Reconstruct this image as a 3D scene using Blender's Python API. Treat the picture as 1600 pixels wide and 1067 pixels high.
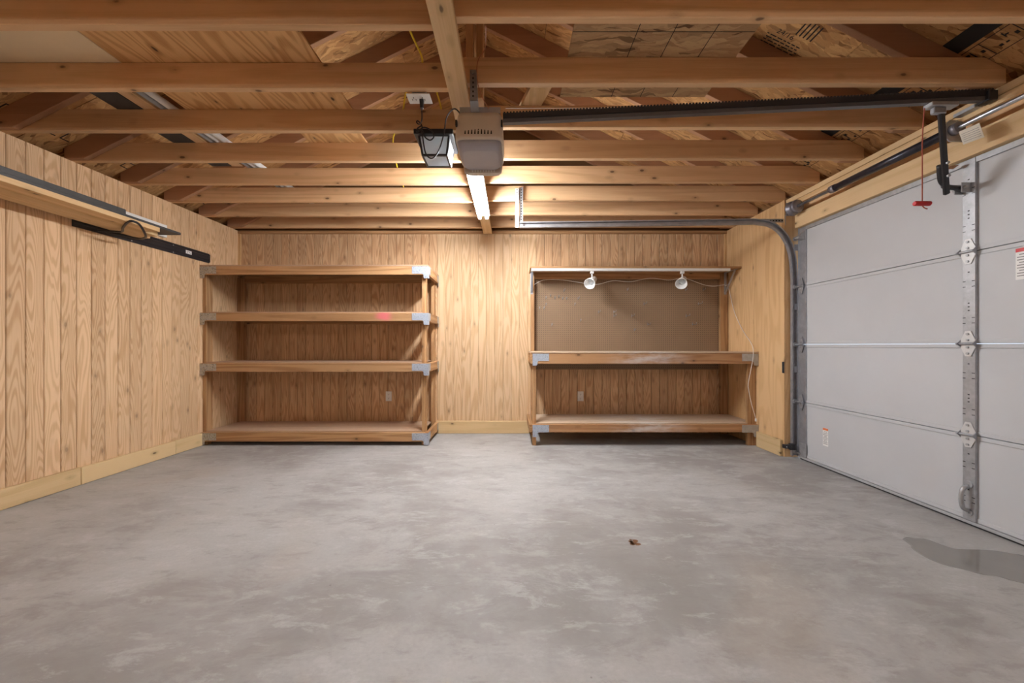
import bpy, bmesh, math, random
from mathutils import Vector, Matrix
random.seed(7)
for o in list(bpy.data.objects): bpy.data.objects.remove(o)
S = bpy.context.scene
C = S.collection
# ------------------------------------------------------------------ camera, world, exposure
F, VX, VY, CH = 587.0, 799.0, 540.0, 1.078          # focal px, vanishing point, camera height
cam = bpy.data.cameras.new('camera'); cam_o = bpy.data.objects.new('camera', cam); C.objects.link(cam_o)
cam.sensor_width = 36.0; cam.lens = F / 1600 * 36.0
cam.shift_x = (800 - VX) / 1600; cam.shift_y = (VY - 533.5) / 1600
cam.clip_start = 0.02
cam_o.location = (0, 0, CH); cam_o.rotation_euler = (math.pi / 2, 0, 0)
S.camera = cam_o
W = bpy.data.worlds.new('world'); S.world = W; W.use_nodes = True
W.node_tree.nodes['Background'].inputs[0].default_value = (0.75, 0.85, 1.0, 1)
W.node_tree.nodes['Background'].inputs[1].default_value = 0.4
S.view_settings.view_transform = 'Standard'; S.view_settings.look = 'None'
S.view_settings.gamma = 1.0; S.view_settings.use_curve_mapping = False
S.view_settings.exposure = 1.47
TUBE = 105.0                                          # emission of the fluorescent tubes

def P(px, py, Y):            # photo pixel at depth Y
    return Vector(((px - VX) / F * Y, Y, CH + (VY - py) / F * Y))
def PX(px, py, X):           # photo pixel on the plane x = X
    return P(px, py, X * F / (px - VX))
def PZ(px, py, Z):           # photo pixel on the plane z = Z
    return P(px, py, (Z - CH) * F / (VY - py))

# ------------------------------------------------------------------ materials
class NT:
    def __init__(s, name):
        s.m = bpy.data.materials.new(name); s.m.use_nodes = True
        s.t = s.m.node_tree; s.b = s.t.nodes['Principled BSDF']
    def n(s, kind, **kw):
        nd = s.t.nodes.new(kind)
        for k, v in kw.items(): setattr(nd, k, v)
        return nd
    def put(s, sock, v):
        if v is None: return
        if hasattr(v, 'is_output') or isinstance(v, bpy.types.NodeSocket): s.t.links.new(v, sock)
        else: sock.default_value = v
    def math(s, op, a, b=None, c=None, clamp=False):
        nd = s.n('ShaderNodeMath', operation=op, use_clamp=clamp)
        s.put(nd.inputs[0], a); s.put(nd.inputs[1], b); s.put(nd.inputs[2], c)
        return nd.outputs[0]
    def mix(s, f, a, b, mode='MIX'):
        nd = s.n('ShaderNodeMix', data_type='RGBA', blend_type=mode)
        s.put(nd.inputs[0], f); s.put(nd.inputs[6], col(a)); s.put(nd.inputs[7], col(b))
        return nd.outputs[2]
    def noise(s, vec, scale, detail=2, rough=.5, dist=0.):
        nd = s.n('ShaderNodeTexNoise'); s.put(nd.inputs['Vector'], vec)
        nd.inputs['Scale'].default_value = scale; nd.inputs['Detail'].default_value = detail
        nd.inputs['Roughness'].default_value = rough; nd.inputs['Distortion'].default_value = dist
        return nd.outputs[0]
    def mapping(s, vec, scale=(1, 1, 1), rot=(0, 0, 0), loc=(0, 0, 0)):
        nd = s.n('ShaderNodeMapping'); s.put(nd.inputs[0], vec)
        nd.inputs[1].default_value = loc; nd.inputs[2].default_value = rot; nd.inputs[3].default_value = scale
        return nd.outputs[0]
    def ramp(s, v, lo, hi):
        nd = s.n('ShaderNodeMapRange', interpolation_type='SMOOTHSTEP'); s.put(nd.inputs[0], v)
        nd.inputs[1].default_value = lo; nd.inputs[2].default_value = hi
        return nd.outputs[0]
    def coord(s, rnd=True):
        tc = s.n('ShaderNodeTexCoord').outputs['Object']
        if not rnd: return tc
        oi = s.n('ShaderNodeObjectInfo').outputs['Random']
        cb = s.n('ShaderNodeCombineXYZ')
        for i, k in enumerate((37.3, 61.7, 23.1)): s.put(cb.inputs[i], s.math('MULTIPLY', oi, k))
        va = s.n('ShaderNodeVectorMath', operation='ADD'); s.put(va.inputs[0], tc); s.put(va.inputs[1], cb.outputs[0])
        return va.outputs[0]
    def rand(s, lo, hi):
        oi = s.n('ShaderNodeObjectInfo').outputs['Random']
        w = s.n('ShaderNodeMath', operation='FRACT'); s.put(w.inputs[0], s.math('MULTIPLY', oi, 7.77))
        return s.math('MULTIPLY_ADD', w.outputs[0], hi - lo, lo)
    def bump(s, h, strength=.2, dist=.002):
        nd = s.n('ShaderNodeBump'); s.put(nd.inputs['Height'], h)
        nd.inputs['Strength'].default_value = strength; nd.inputs['Distance'].default_value = dist
        s.t.links.new(nd.outputs[0], s.b.inputs['Normal'])
    def out(s, color, rough=.6, metal=0., spec=.3):
        s.put(s.b.inputs['Base Color'], col(color)); s.put(s.b.inputs['Roughness'], rough)
        s.put(s.b.inputs['Metallic'], metal); s.b.inputs['Specular IOR Level'].default_value = spec
        return s.m
def col(c):
    if isinstance(c, (tuple, list)) and len(c) == 3: return (*c, 1)
    return c
def brightness(t, colr, f):
    nd = t.n('ShaderNodeVectorMath', operation='SCALE'); t.put(nd.inputs[0], colr); t.put(nd.inputs[3], f)
    return nd.outputs[0]

def wood(name, axis, light, dark, freq=9., across=7., along=.55, contrast=.8, knots=.75, rough=.62, vary=(.86, 1.08), extra=None):
    t = NT(name); v = t.coord()
    sc = [across] * 3; sc[axis] = along
    g = t.noise(t.mapping(v, sc), 1.0, 1.5, .45, .25)
    rings = t.math('SINE', t.math('MULTIPLY', g, freq * 6.28))
    rings = t.ramp(rings, -.6, 1.0)
    sf = [170.] * 3; sf[axis] = 4.
    fib = t.noise(t.mapping(v, sf), 1.0, 2, .6)
    sl = [2.5] * 3; sl[axis] = .7
    big = t.noise(t.mapping(v, sl), 1.0, 2)
    f = t.math('MULTIPLY', rings, contrast)
    f = t.math('ADD', f, t.math('MULTIPLY_ADD', fib, .95, -.475))
    f = t.math('ADD', f, t.math('MULTIPLY_ADD', big, .7, -.35), clamp=True)
    c = t.mix(f, light, dark)
    if knots:
        sk = [8.5] * 3; sk[axis] = 4.2
        vo = t.n('ShaderNodeTexVoronoi'); t.put(vo.inputs['Vector'], t.mapping(v, sk)); vo.inputs['Scale'].default_value = 1.0
        k = t.math('ADD', vo.outputs['Distance'], t.math('MULTIPLY_ADD', t.noise(v, 30., 2), .06, -.03))
        kc = t.math('SUBTRACT', 1., t.ramp(k, .05, .10))
        halo = t.math('MULTIPLY', t.math('SUBTRACT', 1., t.ramp(k, .09, .24)), .3)
        c = t.mix(halo, c, tuple(x * .55 for x in dark))
        c = t.mix(t.math('MULTIPLY', kc, knots), c, (.06, .028, .014))
    if extra: c = extra(t, c)
    c = brightness(t, c, t.rand(*vary))
    t.bump(t.math('ADD', t.math('MULTIPLY', fib, .6), rings), .12, .0015)
    return t.out(c, rough, 0, .25)

M = {}
J_L, J_D = (.70, .45, .25), (.53, .305, .15)
for ax, nm in ((0, 'x'), (1, 'y'), (2, 'z')):
    M['joist_' + nm] = wood('framing lumber along ' + nm, ax, J_L, J_D, freq=6, across=7, along=.3, contrast=.5, vary=(.9, 1.08))
    M['shelf_' + nm] = wood('aged shelf lumber along ' + nm, ax, (.48, .275, .13), (.31, .155, .066), freq=8, across=9, along=.35, contrast=.75)
    M['pine_' + nm] = wood('new yellow pine along ' + nm, ax, (.68, .49, .265), (.54, .355, .165), freq=4, across=6, along=.3, contrast=.4)
    M['pale_' + nm] = wood('pale lumber along ' + nm, ax, (.74, .52, .29), (.56, .35, .16), freq=3, across=8, along=.3, contrast=.5)
M['rafter'] = wood('dark rafter lumber', 0, (.44, .24, .135), (.32, .155, .075), freq=3, across=6, along=.35, contrast=.35)
M['siding'] = wood('grooved plywood siding', 2, (.74, .505, .30), (.52, .30, .145), freq=24, across=8, along=.8, contrast=.6, knots=.35, vary=(.9, 1.06))
M['siding_back'] = wood('grooved plywood siding back', 2, (.65, .43, .25), (.44, .245, .12), freq=20, across=8, along=.8, contrast=.7, knots=.3, vary=(.9, 1.06))
M['siding_pale'] = wood('pale plywood sheet', 2, (.67, .47, .285), (.52, .33, .175), freq=14, across=6, along=.6, contrast=.75, knots=.4, vary=(.96, 1.04))
M['sheet_right'] = wood('plain plywood sheet', 2, (.66, .43, .22), (.53, .31, .14), freq=12, across=5, along=.45, contrast=.55, knots=.3, vary=(.97, 1.03))
M['ply_panel'] = wood('loose plywood sheet', 1, (.72, .44, .20), (.50, .25, .09), freq=14, across=5, along=.8, contrast=.75, knots=.9)
M['groove'] = NT('groove backing').out((.22, .12, .055), .8)

def dusty(cx):
    def f(t, c):
        v = t.coord(False)
        sx = t.n('ShaderNodeSeparateXYZ'); t.put(sx.inputs[0], v)
        d = t.math('ABSOLUTE', t.math('SUBTRACT', sx.outputs[0], cx))
        m = t.math('SUBTRACT', 1., t.ramp(d, .05, .55))
        m = t.math('MULTIPLY', m, t.ramp(t.noise(t.mapping(v, (3, 14, 14)), 1., 4, .65), .35, .7))
        return t.mix(t.math('MULTIPLY', m, .75), c, (.68, .64, .62))
    return f
M['dusty_rail'] = wood('dusty bench rail', 0, (.46, .25, .12), (.29, .135, .058), freq=5, across=9, along=.4, contrast=.6, extra=dusty(.02))
M['bench_top'] = wood('dusty plywood bench board', 0, (.56, .42, .30), (.42, .28, .18), freq=5, across=6, along=.6, contrast=.4, knots=0, extra=dusty(.0))
M['shelf_board'] = wood('worn plywood shelf board', 0, (.50, .335, .225), (.40, .24, .15), freq=5, across=6, along=.6, contrast=.4, knots=0)
def pinkish(t, c):
    v = t.coord(False); sx = t.n('ShaderNodeSeparateXYZ'); t.put(sx.inputs[0], v)
    d = t.math('ABSOLUTE', t.math('SUBTRACT', sx.outputs[0], .765))
    m = t.math('SUBTRACT', 1., t.ramp(d, .02, .12))
    m = t.math('MULTIPLY', m, t.ramp(t.noise(t.mapping(v, (4, 20, 20)), 1., 3), .3, .6))
    return t.mix(t.math('MULTIPLY', m, .75), c, (.75, .16, .20))
M['pink_rail'] = wood('shelf rail with pink paint', 0, (.48, .275, .13), (.31, .155, .066), freq=5, across=9, along=.4, contrast=.6, extra=pinkish)

def osb(name, base=(.46, .235, .09), hi=(.66, .38, .16), lo=(.20, .085, .03)):
    t = NT(name); v = t.coord()
    w = t.n('ShaderNodeVectorMath', operation='ADD')
    nz = t.n('ShaderNodeTexNoise'); t.put(nz.inputs['Vector'], v); nz.inputs['Scale'].default_value = 6
    sc = t.n('ShaderNodeVectorMath', operation='SCALE'); t.put(sc.inputs[0], nz.outputs['Color']); sc.inputs[3].default_value = .12
    t.put(w.inputs[0], v); t.put(w.inputs[1], sc.outputs[0])
    c = base; 
    for i, (rz, s) in enumerate(((.5, 1.), (-.6, 1.1), (1.5, .9))):
        vo = t.n('ShaderNodeTexVoronoi'); t.put(vo.inputs['Vector'], t.mapping(w.outputs[0], (9 * s, 48 * s, 20), (0, 0, rz))); vo.inputs['Scale'].default_value = 1.
        r = t.n('ShaderNodeSeparateColor'); t.put(r.inputs[0], vo.outputs['Color'])
        shade = t.mix(r.outputs[1], lo if i == 1 else base, hi)
        c = t.mix(t.ramp(r.outputs[0], .52, .56), c, shade)
    fine = t.noise(t.mapping(v, (40, 160, 60)), 1., 3, .7)
    c = t.mix(t.math('MULTIPLY', t.ramp(fine, .55, .75), .55), c, lo)
    c = brightness(t, c, t.rand(.9, 1.1))
    return t.out(c, .7, 0, .2)
M['osb'] = osb('strand board deck')
M['osb_sheet'] = osb('strand board sheet', (.42, .25, .125), (.60, .40, .21), (.16, .085, .04))

def concrete():
    t = NT('concrete floor'); v = t.coord(False)
    a = t.noise(v, .6, 6, .65, .3); b = t.noise(t.mapping(v, (1.2, 2.0, 1), (0, 0, .6)), 1.3, 8, .72, .35)
    c = t.noise(t.mapping(v, (3, 8, 1), (0, 0, -.5)), 1.3, 8, .75, .3); d = t.noise(v, 60, 4, .7)
    k = t.mix(t.ramp(a, .38, .60), (0.281, 0.262, 0.247), (0.418, 0.407, 0.391))
    k = t.mix(t.math('MULTIPLY', t.ramp(b, .48, .62), .6), k, (0.464, 0.452, 0.437))
    k = t.mix(t.math('MULTIPLY', t.ramp(b, .46, .34), .6), k, (0.251, 0.228, 0.213))
    k = t.mix(t.math('MULTIPLY', t.ramp(c, .53, .64), .5), k, (0.517, 0.509, 0.502))
    k = t.mix(t.math('MULTIPLY', t.ramp(c, .47, .36), .5), k, (0.251, 0.232, 0.217))
    w = t.noise(v, 1.1, 3, .5, .4)
    k = t.mix(t.math('MULTIPLY', t.ramp(w, .57, .74), .35), k, (0.418, 0.353, 0.289))
    k = t.mix(t.math('MULTIPLY_ADD', d, .7, -.2), k, (0.274, 0.258, 0.247))
    vo = t.n('ShaderNodeTexVoronoi'); t.put(vo.inputs['Vector'], v); vo.inputs['Scale'].default_value = 5.
    sp = t.math('SUBTRACT', 1., t.ramp(vo.outputs['Distance'], .012, .03))
    k = t.mix(t.math('MULTIPLY', sp, .5), k, (0.091, 0.076, 0.068))
    t.bump(t.math('ADD', t.math('MULTIPLY', d, .4), c), .15, .003)
    return t.out(k, t.math('MULTIPLY_ADD', b, .3, .45), 0, .35)
M['concrete'] = concrete()

def paint(name, c, rough=.5, metal=0., spec=.4, mottle=.08, scale=8.):
    t = NT(name); v = t.coord()
    n = t.noise(v, scale, 4, .6)
    k = t.mix(t.math('MULTIPLY', t.ramp(n, .3, .75), 1.), tuple(x * (1 - mottle) for x in c), tuple(min(1, x * (1 + mottle)) for x in c))
    return t.out(k, rough, metal, spec)
M['door'] = paint('white door paint', (.53, .535, .55), .42, 0, .4, .025, 2.5)
M['seal'] = paint('grey weather seal', (.40, .40, .41), .5)
M['rubber'] = paint('black rubber', (.02, .02, .022), .6)
M['galv'] = paint('galvanised steel', (.44, .45, .47), .42, .6, .5, .12, 25)
M['galv_dark'] = paint('dull galvanised track', (.40, .41, .44), .45, .7, .5, .12, 15)
M['steel_shaft'] = paint('steel shaft', (.55, .57, .62), .3, .9)
M['black_metal'] = paint('black painted metal', (.018, .018, .022), .38, 0, .5)
M['spring'] = paint('oiled black spring', (.035, .035, .05), .32, .4, .6, .3, 40)
M['dark_board'] = paint('dark grey composite board', (.055, .052, .05), .5, 0, .4, .15)
M['cream'] = paint('beige plastic', (.60, .53, .46), .45, 0, .4, .03)
M['lens'] = paint('grey plastic lens', (.36, .34, .37), .4, 0, .4, .04)
M['slot'] = paint('dark slot', (.02, .018, .016), .8)
M['white'] = paint('white enamel', (.78, .77, .75), .35, 0, .5, .02)
M['white_plastic'] = paint('white plastic', (.80, .79, .77), .4, 0, .4, .02)
M['white_panel'] = paint('primed panel', (.86, .69, .46), .6, 0, .3, .04, 3)
M['pvc_grey'] = paint('grey pipe', (.35, .36, .38), .4)
M['yellow_cable'] = paint('yellow cable jacket', (.75, .52, .03), .45)
M['cord_white'] = paint('white cord', (.76, .72, .66), .5)
M['copper_wire'] = paint('reddish wire', (.45, .17, .08), .5)
M['red_cord'] = paint('red cord', (.42, .10, .06), .6)
M['red'] = paint('red plastic', (.55, .02, .025), .4)
M['paper'] = paint('yellowed paper tag', (.66, .60, .50), .6)
M['ink'] = paint('grey ink', (.25, .24, .24), .7)
M['black_ink'] = paint('black stamp ink', (.02, .016, .014), .8)
M['orange_ink'] = paint('orange ink', (.75, .19, .06), .6)
M['leaf'] = paint('dry brown leaf', (.17, .07, .025), .7)
M['roof'] = paint('roofing felt', (.02, .02, .02), .9)
M['rail_steel'] = paint('dark rail steel', (.13, .13, .14), .4, .5)
M['zinc_light'] = paint('bright zinc plate', (.66, .66, .66), .4, .3)
M['drum'] = paint('cable drum', (.24, .23, .26), .4, .6)

def speckle(name, base, dark):
    t = NT(name); v = t.coord()
    vo = t.n('ShaderNodeTexVoronoi'); t.put(vo.inputs['Vector'], v); vo.inputs['Scale'].default_value = 75.
    n = t.noise(v, 90., 3, .7)
    k = t.mix(t.ramp(n, .52, .62), base, dark)
    r = t.n('ShaderNodeSeparateColor'); t.put(r.inputs[0], vo.outputs['Color'])
    k = t.mix(t.math('MULTIPLY', r.outputs[0], .3), k, (.52, .57, .66))
    return t.out(k, .45, .35, .5)
M['plate'] = speckle('spangled zinc plate', (.42, .47, .55), (.24, .27, .33))
M['plate_reflect'] = speckle('zinc plate with brown reflection', (.42, .37, .29), (.13, .11, .08))  # clean zinc, brownish reflection of the wood put into its colour

def perforated(name, base, pitch, axis):
    t = NT(name); v = t.coord(False); sx = t.n('ShaderNodeSeparateXYZ'); t.put(sx.inputs[0], v)
    def cell(o, off=0.):
        f = t.math('FRACT', t.math('ADD', t.math('DIVIDE', o, pitch), 100.5 + off))
        return t.math('SUBTRACT', f, .5)
    if axis == 'board':
        d = t.math('SQRT', t.math('ADD', t.math('POWER', cell(sx.outputs[0]), 2.), t.math('POWER', cell(sx.outputs[2]), 2.)))
        m = t.math('LESS_THAN', d, .15)
        nz = t.noise(v, 3., 4, .6)
        k = t.mix(nz, tuple(x * .88 for x in base), tuple(x * 1.1 for x in base))
        return t.out(t.mix(m, k, (.02, .012, .008)), .65, 0, .25)
    d = t.math('LESS_THAN', t.math('ABSOLUTE', cell(sx.outputs[axis])), .22)
    return d, t
M['pegboard'] = perforated('pegboard', (.25, .165, .10), .0254, 'board')

def glass():
    t = NT('frosted lantern glass'); t.out((.85, .88, .9), .3, 0, .5)
    tr = t.n('ShaderNodeBsdfTranslucent'); tr.inputs[0].default_value = (.88, .92, .95, 1)
    mx = t.n('ShaderNodeMixShader'); mx.inputs[0].default_value = .55
    t.t.links.new(t.b.outputs[0], mx.inputs[1]); t.t.links.new(tr.outputs[0], mx.inputs[2])
    t.t.links.new(mx.outputs[0], t.t.nodes['Material Output'].inputs[0]); return t.m
M['glass'] = glass()
def emit(name, c, s):
    t = NT(name); t.b.inputs['Emission Color'].default_value = (*c, 1); t.b.inputs['Emission Strength'].default_value = s
    return t.out((.9, .9, .9), .4)
M['tube'] = emit('lit fluorescent tube', (.93, .965, 1.0), TUBE)
M['tube_fill'] = emit('dimmed fill fluorescent tube', (.95, .97, 1.0), TUBE * .3)  # output cut down, for the added fill fixture out of view
def water():
    t = NT('wet puddle'); v = t.coord(False)
    n = t.noise(v, 6., 4, .6)
    k = t.mix(n, (.20, .185, .17), (.25, .235, .215))
    return t.out(k, .06, 0, .5)
M['puddle'] = water()

# ------------------------------------------------------------------ mesh helpers
WL = {}                                             # world location of each object (nothing that parents is rotated)
class MB:
    def __init__(s): s.v = []; s.f = []
    def add(s, vs, fs):
        o = len(s.v); s.v += [Vector(p) for p in vs]; s.f += [tuple(i + o for i in f) for f in fs]; return s
    def box(s, x0, x1, y0, y1, z0, z1):
        return s.add([(x, y, z) for z in (z0, z1) for y in (y0, y1) for x in (x0, x1)],
                     [(0, 2, 3, 1), (4, 5, 7, 6), (0, 1, 5, 4), (2, 6, 7, 3), (0, 4, 6, 2), (1, 3, 7, 5)])
    def beam(s, a, b, w, h, up=(0, 0, 1)):          # bar from a to b, w sideways, h along up
        a, b = Vector(a), Vector(b); d = (b - a).normalized(); u = Vector(up)
        r = d.cross(u).normalized(); u = r.cross(d)
        vs = [p + r * sx * w / 2 + u * sz * h / 2 for p in (a, b) for sx, sz in ((-1, -1), (1, -1), (1, 1), (-1, 1))]
        return s.add(vs, [(3, 2, 1, 0), (4, 5, 6, 7), (0, 1, 5, 4), (1, 2, 6, 5), (2, 3, 7, 6), (3, 0, 4, 7)])
    def prism(s, poly, axis, a, b):                 # polygon (2 coords) pushed along an axis
        def pt(p, q):
            return {'x': (q, p[0], p[1]), 'y': (p[0], q, p[1]), 'z': (p[0], p[1], q)}[axis]
        n = len(poly); vs = [pt(p, a) for p in poly] + [pt(p, b) for p in poly]
        fs = [tuple(range(n))[::-1], tuple(range(n, 2 * n))] + [(i, (i + 1) % n, n + (i + 1) % n, n + i) for i in range(n)]
        return s.add(vs, fs)
    def cyl(s, a, b, r, n=16, r2=None, caps=True):
        a, b = Vector(a), Vector(b); d = (b - a).normalized()
        u = d.orthogonal().normalized(); w = d.cross(u); r2 = r if r2 is None else r2
        vs = [p + (u * math.cos(t) + w * math.sin(t)) * q for p, q in ((a, r), (b, r2)) for t in [2 * math.pi * i / n for i in range(n)]]
        fs = [(i, (i + 1) % n, n + (i + 1) % n, n + i) for i in range(n)]
        if caps: fs += [tuple(range(n))[::-1], tuple(range(n, 2 * n))]
        return s.add(vs, fs)
    def lathe(s, a, d, prof, n=20):                 # prof: (distance along d, radius)
        a, d = Vector(a), Vector(d).normalized(); u = d.orthogonal().normalized(); w = d.cross(u)
        vs = [a + d * t + (u * math.cos(q) + w * math.sin(q)) * r for t, r in prof for q in [2 * math.pi * i / n for i in range(n)]]
        fs = [(k * n + i, k * n + (i + 1) % n, (k + 1) * n + (i + 1) % n, (k + 1) * n + i) for k in range(len(prof) - 1) for i in range(n)]
        return s.add(vs, fs)
    def sweep(s, path, prof, side):                 # profile (u, v): u in the path's plane normal, v along side
        side = Vector(side); n = len(prof); vs = []
        for i, p in enumerate(path):
            d = (path[min(i + 1, len(path) - 1)] - path[max(i - 1, 0)]).normalized(); u = side.cross(d).normalized()
            vs += [p + u * a + side * b for a, b in prof]
        fs = [(k * n + i, k * n + (i + 1) % n, (k + 1) * n + (i + 1) % n, (k + 1) * n + i) for k in range(len(path) - 1) for i in range(n)]
        fs += [tuple(range(n))[::-1], tuple(range((len(path) - 1) * n, len(path) * n))]
        return s.add(vs, fs)
    def tube(s, pts, r, n=8, sub=8):
        path = smooth(pts, sub) if sub > 1 else [Vector(p) for p in pts]
        d = (path[1] - path[0]).normalized(); u = d.orthogonal().normalized(); vs = []
        for i, p in enumerate(path):
            d = (path[min(i + 1, len(path) - 1)] - path[max(i - 1, 0)]).normalized()
            u = (u - d * u.dot(d)).normalized(); w = d.cross(u)
            vs += [p + (u * math.cos(q) + w * math.sin(q)) * r for q in [2 * math.pi * k / n for k in range(n)]]
        fs = [(k * n + i, k * n + (i + 1) % n, (k + 1) * n + (i + 1) % n, (k + 1) * n + i) for k in range(len(path) - 1) for i in range(n)]
        fs += [tuple(range(n))[::-1], tuple(range((len(path) - 1) * n, len(path) * n))]
        return s.add(vs, fs)
    def build(s, name, mat, parent=None, bevel=0., sm=False, loc=None):
        if loc is None:
            lo = [min(p[i] for p in s.v) for i in range(3)]; hi = [max(p[i] for p in s.v) for i in range(3)]
            loc = Vector(((lo[0] + hi[0]) / 2, (lo[1] + hi[1]) / 2, (lo[2] + hi[2]) / 2 if parent else lo[2]))
        loc = Vector(loc); me = bpy.data.meshes.new(name)
        me.from_pydata([p - loc for p in s.v], [], s.f); me.materials.append(M[mat])
        bm = bmesh.new(); bm.from_mesh(me); bmesh.ops.recalc_face_normals(bm, faces=bm.faces)
        if bevel: bmesh.ops.bevel(bm, geom=bm.edges[:], offset=bevel, segments=1, affect='EDGES')
        if sm:
            for f in bm.faces: f.smooth = len(f.verts) <= 4
        bm.to_mesh(me); bm.free()
        return link(name, me, loc, parent)
def link(name, me, loc, parent=None):
    o = bpy.data.objects.new(name, me); C.objects.link(o); loc = Vector(loc); WL[o] = loc
    if parent is not None: o.parent = parent; o.location = loc - WL[parent]
    else: o.location = loc
    return o
def smooth(pts, sub=8):
    p = [Vector(q) for q in pts]; p = [p[0] * 2 - p[1]] + p + [p[-1] * 2 - p[-2]]; out = []
    for i in range(1, len(p) - 2):
        for k in range(sub):
            t = k / sub
            out.append(.5 * (2 * p[i] + (p[i + 1] - p[i - 1]) * t + (2 * p[i - 1] - 5 * p[i] + 4 * p[i + 1] - p[i + 2]) * t * t + (3 * p[i] - p[i - 1] - 3 * p[i + 1] + p[i + 2]) * t ** 3))
    return out + [p[-2]]
def box(*a): return MB().box(*a)
def tag(o, label, cat, group=None, kind=None):
    o['label'] = label; o['category'] = cat
    if group: o['group'] = group
    if kind: o['kind'] = kind
    return o
def thing(name, label, cat, loc, group=None, kind=None):
    o = bpy.data.objects.new(name, None); C.objects.link(o); o.empty_display_size = .05
    o.location = loc; WL[o] = Vector(loc); return tag(o, label, cat, group, kind)
def copy_tree(o, loc, parent=None):
    c = o.copy(); C.objects.link(c); WL[c] = Vector(loc)
    if parent is not None: c.parent = parent; c.location = Vector(loc) - WL[parent]
    else: c.location = loc
    for ch in [q for q in bpy.data.objects if q.parent == o]: copy_tree(ch, Vector(loc) + WL[ch] - WL[o], c)
    return c

# ------------------------------------------------------------------ the room shell
XL, XR, YB, YF, ZT = -3.372, 2.66, 4.651, -1.45, 2.488
XD = 2.755                                           # inner face of the garage door
DY0, DY1, DZ = .94, 3.574, 2.20                       # door extent
XC = (XL + XR) / 2
def deck_z(x): return 2.57 + .5 * (min(x - XL, XR - x))
tag(box(-3.7, 3.0, YF - .2, YB + .2, -.12, 0).build('floor', 'concrete'), 'grey mottled concrete slab floor with brown stains', 'floor', kind='structure')

def gable(y0, y1): return MB().prism([(XL - .1, 0), (XR + .1, 0), (XR + .1, 2.50), (XC, deck_z(XC) - .02), (XL - .1, 2.50)], 'y', y0, y1)
GP = .1016
def strip_mesh(name, width, h, th, mat):             # one strip between two grooves, front at local -y
    c = .004; w = width / 2
    poly = [(-w, 0), (w, 0), (w, -th + c), (w - c, -th), (-w + c, -th), (-w, -th + c)]
    mb = MB().prism(poly, 'z', 0, h)
    me = bpy.data.meshes.new(name); me.from_pydata(mb.v, [], mb.f); me.materials.append(M[mat])
    bm = bmesh.new(); bm.from_mesh(me); bmesh.ops.recalc_face_normals(bm, faces=bm.faces); bm.to_mesh(me); bm.free()
    return me
wb = gable(YB, YB + .1).build('wall_back', 'groove', loc=(XC, YB, 0)); tag(wb, 'back wall clad in vertical grooved plywood siding', 'wall', kind='structure')
sb = strip_mesh('plank', GP - .003, ZT, .014, 'siding_back'); sp = strip_mesh('plank', GP - .0006, ZT, .0135, 'siding_pale')
n = int((XR - XL) / GP)
for i in range(n):
    x = XL + GP * (i + .5) + .02
    o = link('plank', sp if -.96 < x < .26 else sb, (x, YB, 0), wb)
box(XL + .016, XR - .014, YB - .045, YB - .0145, ZT - .034, ZT - .001).build('top_trim', 'shelf_x', wb)
for x in (XL + .015, XR - .04): box(x, x + .026, YB - .036, YB - .0145, 0.0, ZT - .036).build('corner_trim', 'sheet_right', wb)
wl = box(XL - .1, XL, YF, YB, 0, ZT).build('wall_left', 'groove', loc=(XL, 1.6, 0)); tag(wl, 'left wall clad in golden grooved plywood siding', 'wall', kind='structure')
sl = strip_mesh('plank', GP - .003, ZT, .014, 'siding')
n = int((YB - YF) / GP)
for i in range(n):
    o = link('plank', sl, (XL, YB - .02 - GP * (i + .5), 0), wl); o.rotation_euler = (0, 0, math.pi / 2)
wr = MB().box(XR, XR + .08, 3.66, YB, 0, ZT).box(XR, XR + .08, YF, DY0 - .05, 0, ZT).box(XD + .07, XD + .1, DY0 - .05, 3.62, DZ - .05, ZT).build('wall_right', 'groove', loc=(XR, 1.6, 0))
tag(wr, 'right wall of plain plywood beside and above the garage door', 'wall', kind='structure')
for y0, y1 in ((3.645, 4.10), (4.102, YB - .015), (YF, -.23), (-.228, DY0 - .05)):
    box(XR - .012, XR, y0, y1, 0, ZT).build('plywood_sheet', 'sheet_right', wr)
box(XR, XD + .03, 3.645, 3.66, 0, DZ + .14).build('jamb', 'sheet_right', wr, .001)
box(XR, XD + .03, DY0 - .05, DY0 - .012, 0, DZ + .14).build('jamb', 'pine_z', wr, .002)
# lumber above the door
box(2.70, XD + .03, DY0 - .04, 3.58, DZ - .005, DZ + .13).build('header_board', 'pale_y', wr, .003)
box(XR, XD + .06, DY0 - .04, 3.64, 2.398, 2.441).build('top_plate', 'pale_y', wr, .002)
box(XR, XD + .06, DY0 - .04, 3.64, 2.444, 2.487).build('top_plate', 'pale_y', wr, .002)
box(2.735, XD + .05, DY0 - .04, 3.6, DZ + .132, 2.396).build('blocking', 'joist_y', wr)
wf = gable(YF - .1, YF).build('wall_front', 'sheet_right', loc=(XC, YF, 0)); tag(wf, 'plain plywood end wall behind the viewer, outside the picture', 'wall', kind='structure')

def baseboard(name, label, runs, axis):
    r = thing(name, label, 'baseboard', runs[0][:3], kind='structure')
    for x, y, z, dx, dy, dz in runs: box(x, x + dx, y, y + dy, z, z + dz).build('board', 'pine_' + axis, r, .003)
BX = XL + .0145
baseboard('baseboard_left', 'yellow pine boards along the foot of the left wall',
          [(BX, 1.0, .002, .03, 1.907, .135), (BX, 2.909, .002, .032, .815, .132), (BX, 3.727, .002, .03, .35, .135), (BX, -1.44, .002, .03, 2.437, .135)], 'y')
baseboard('baseboard_back', 'yellow pine board on the back wall between shelf unit and workbench', [(-.925, YB - .05, .002, 1.145, .034, .15)], 'x')
baseboard('baseboard_right', 'short pine board at the foot of the right wall beside the door track', [(XR - .045, 3.655, .002, .032, .36, .16)], 'y')

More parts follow.
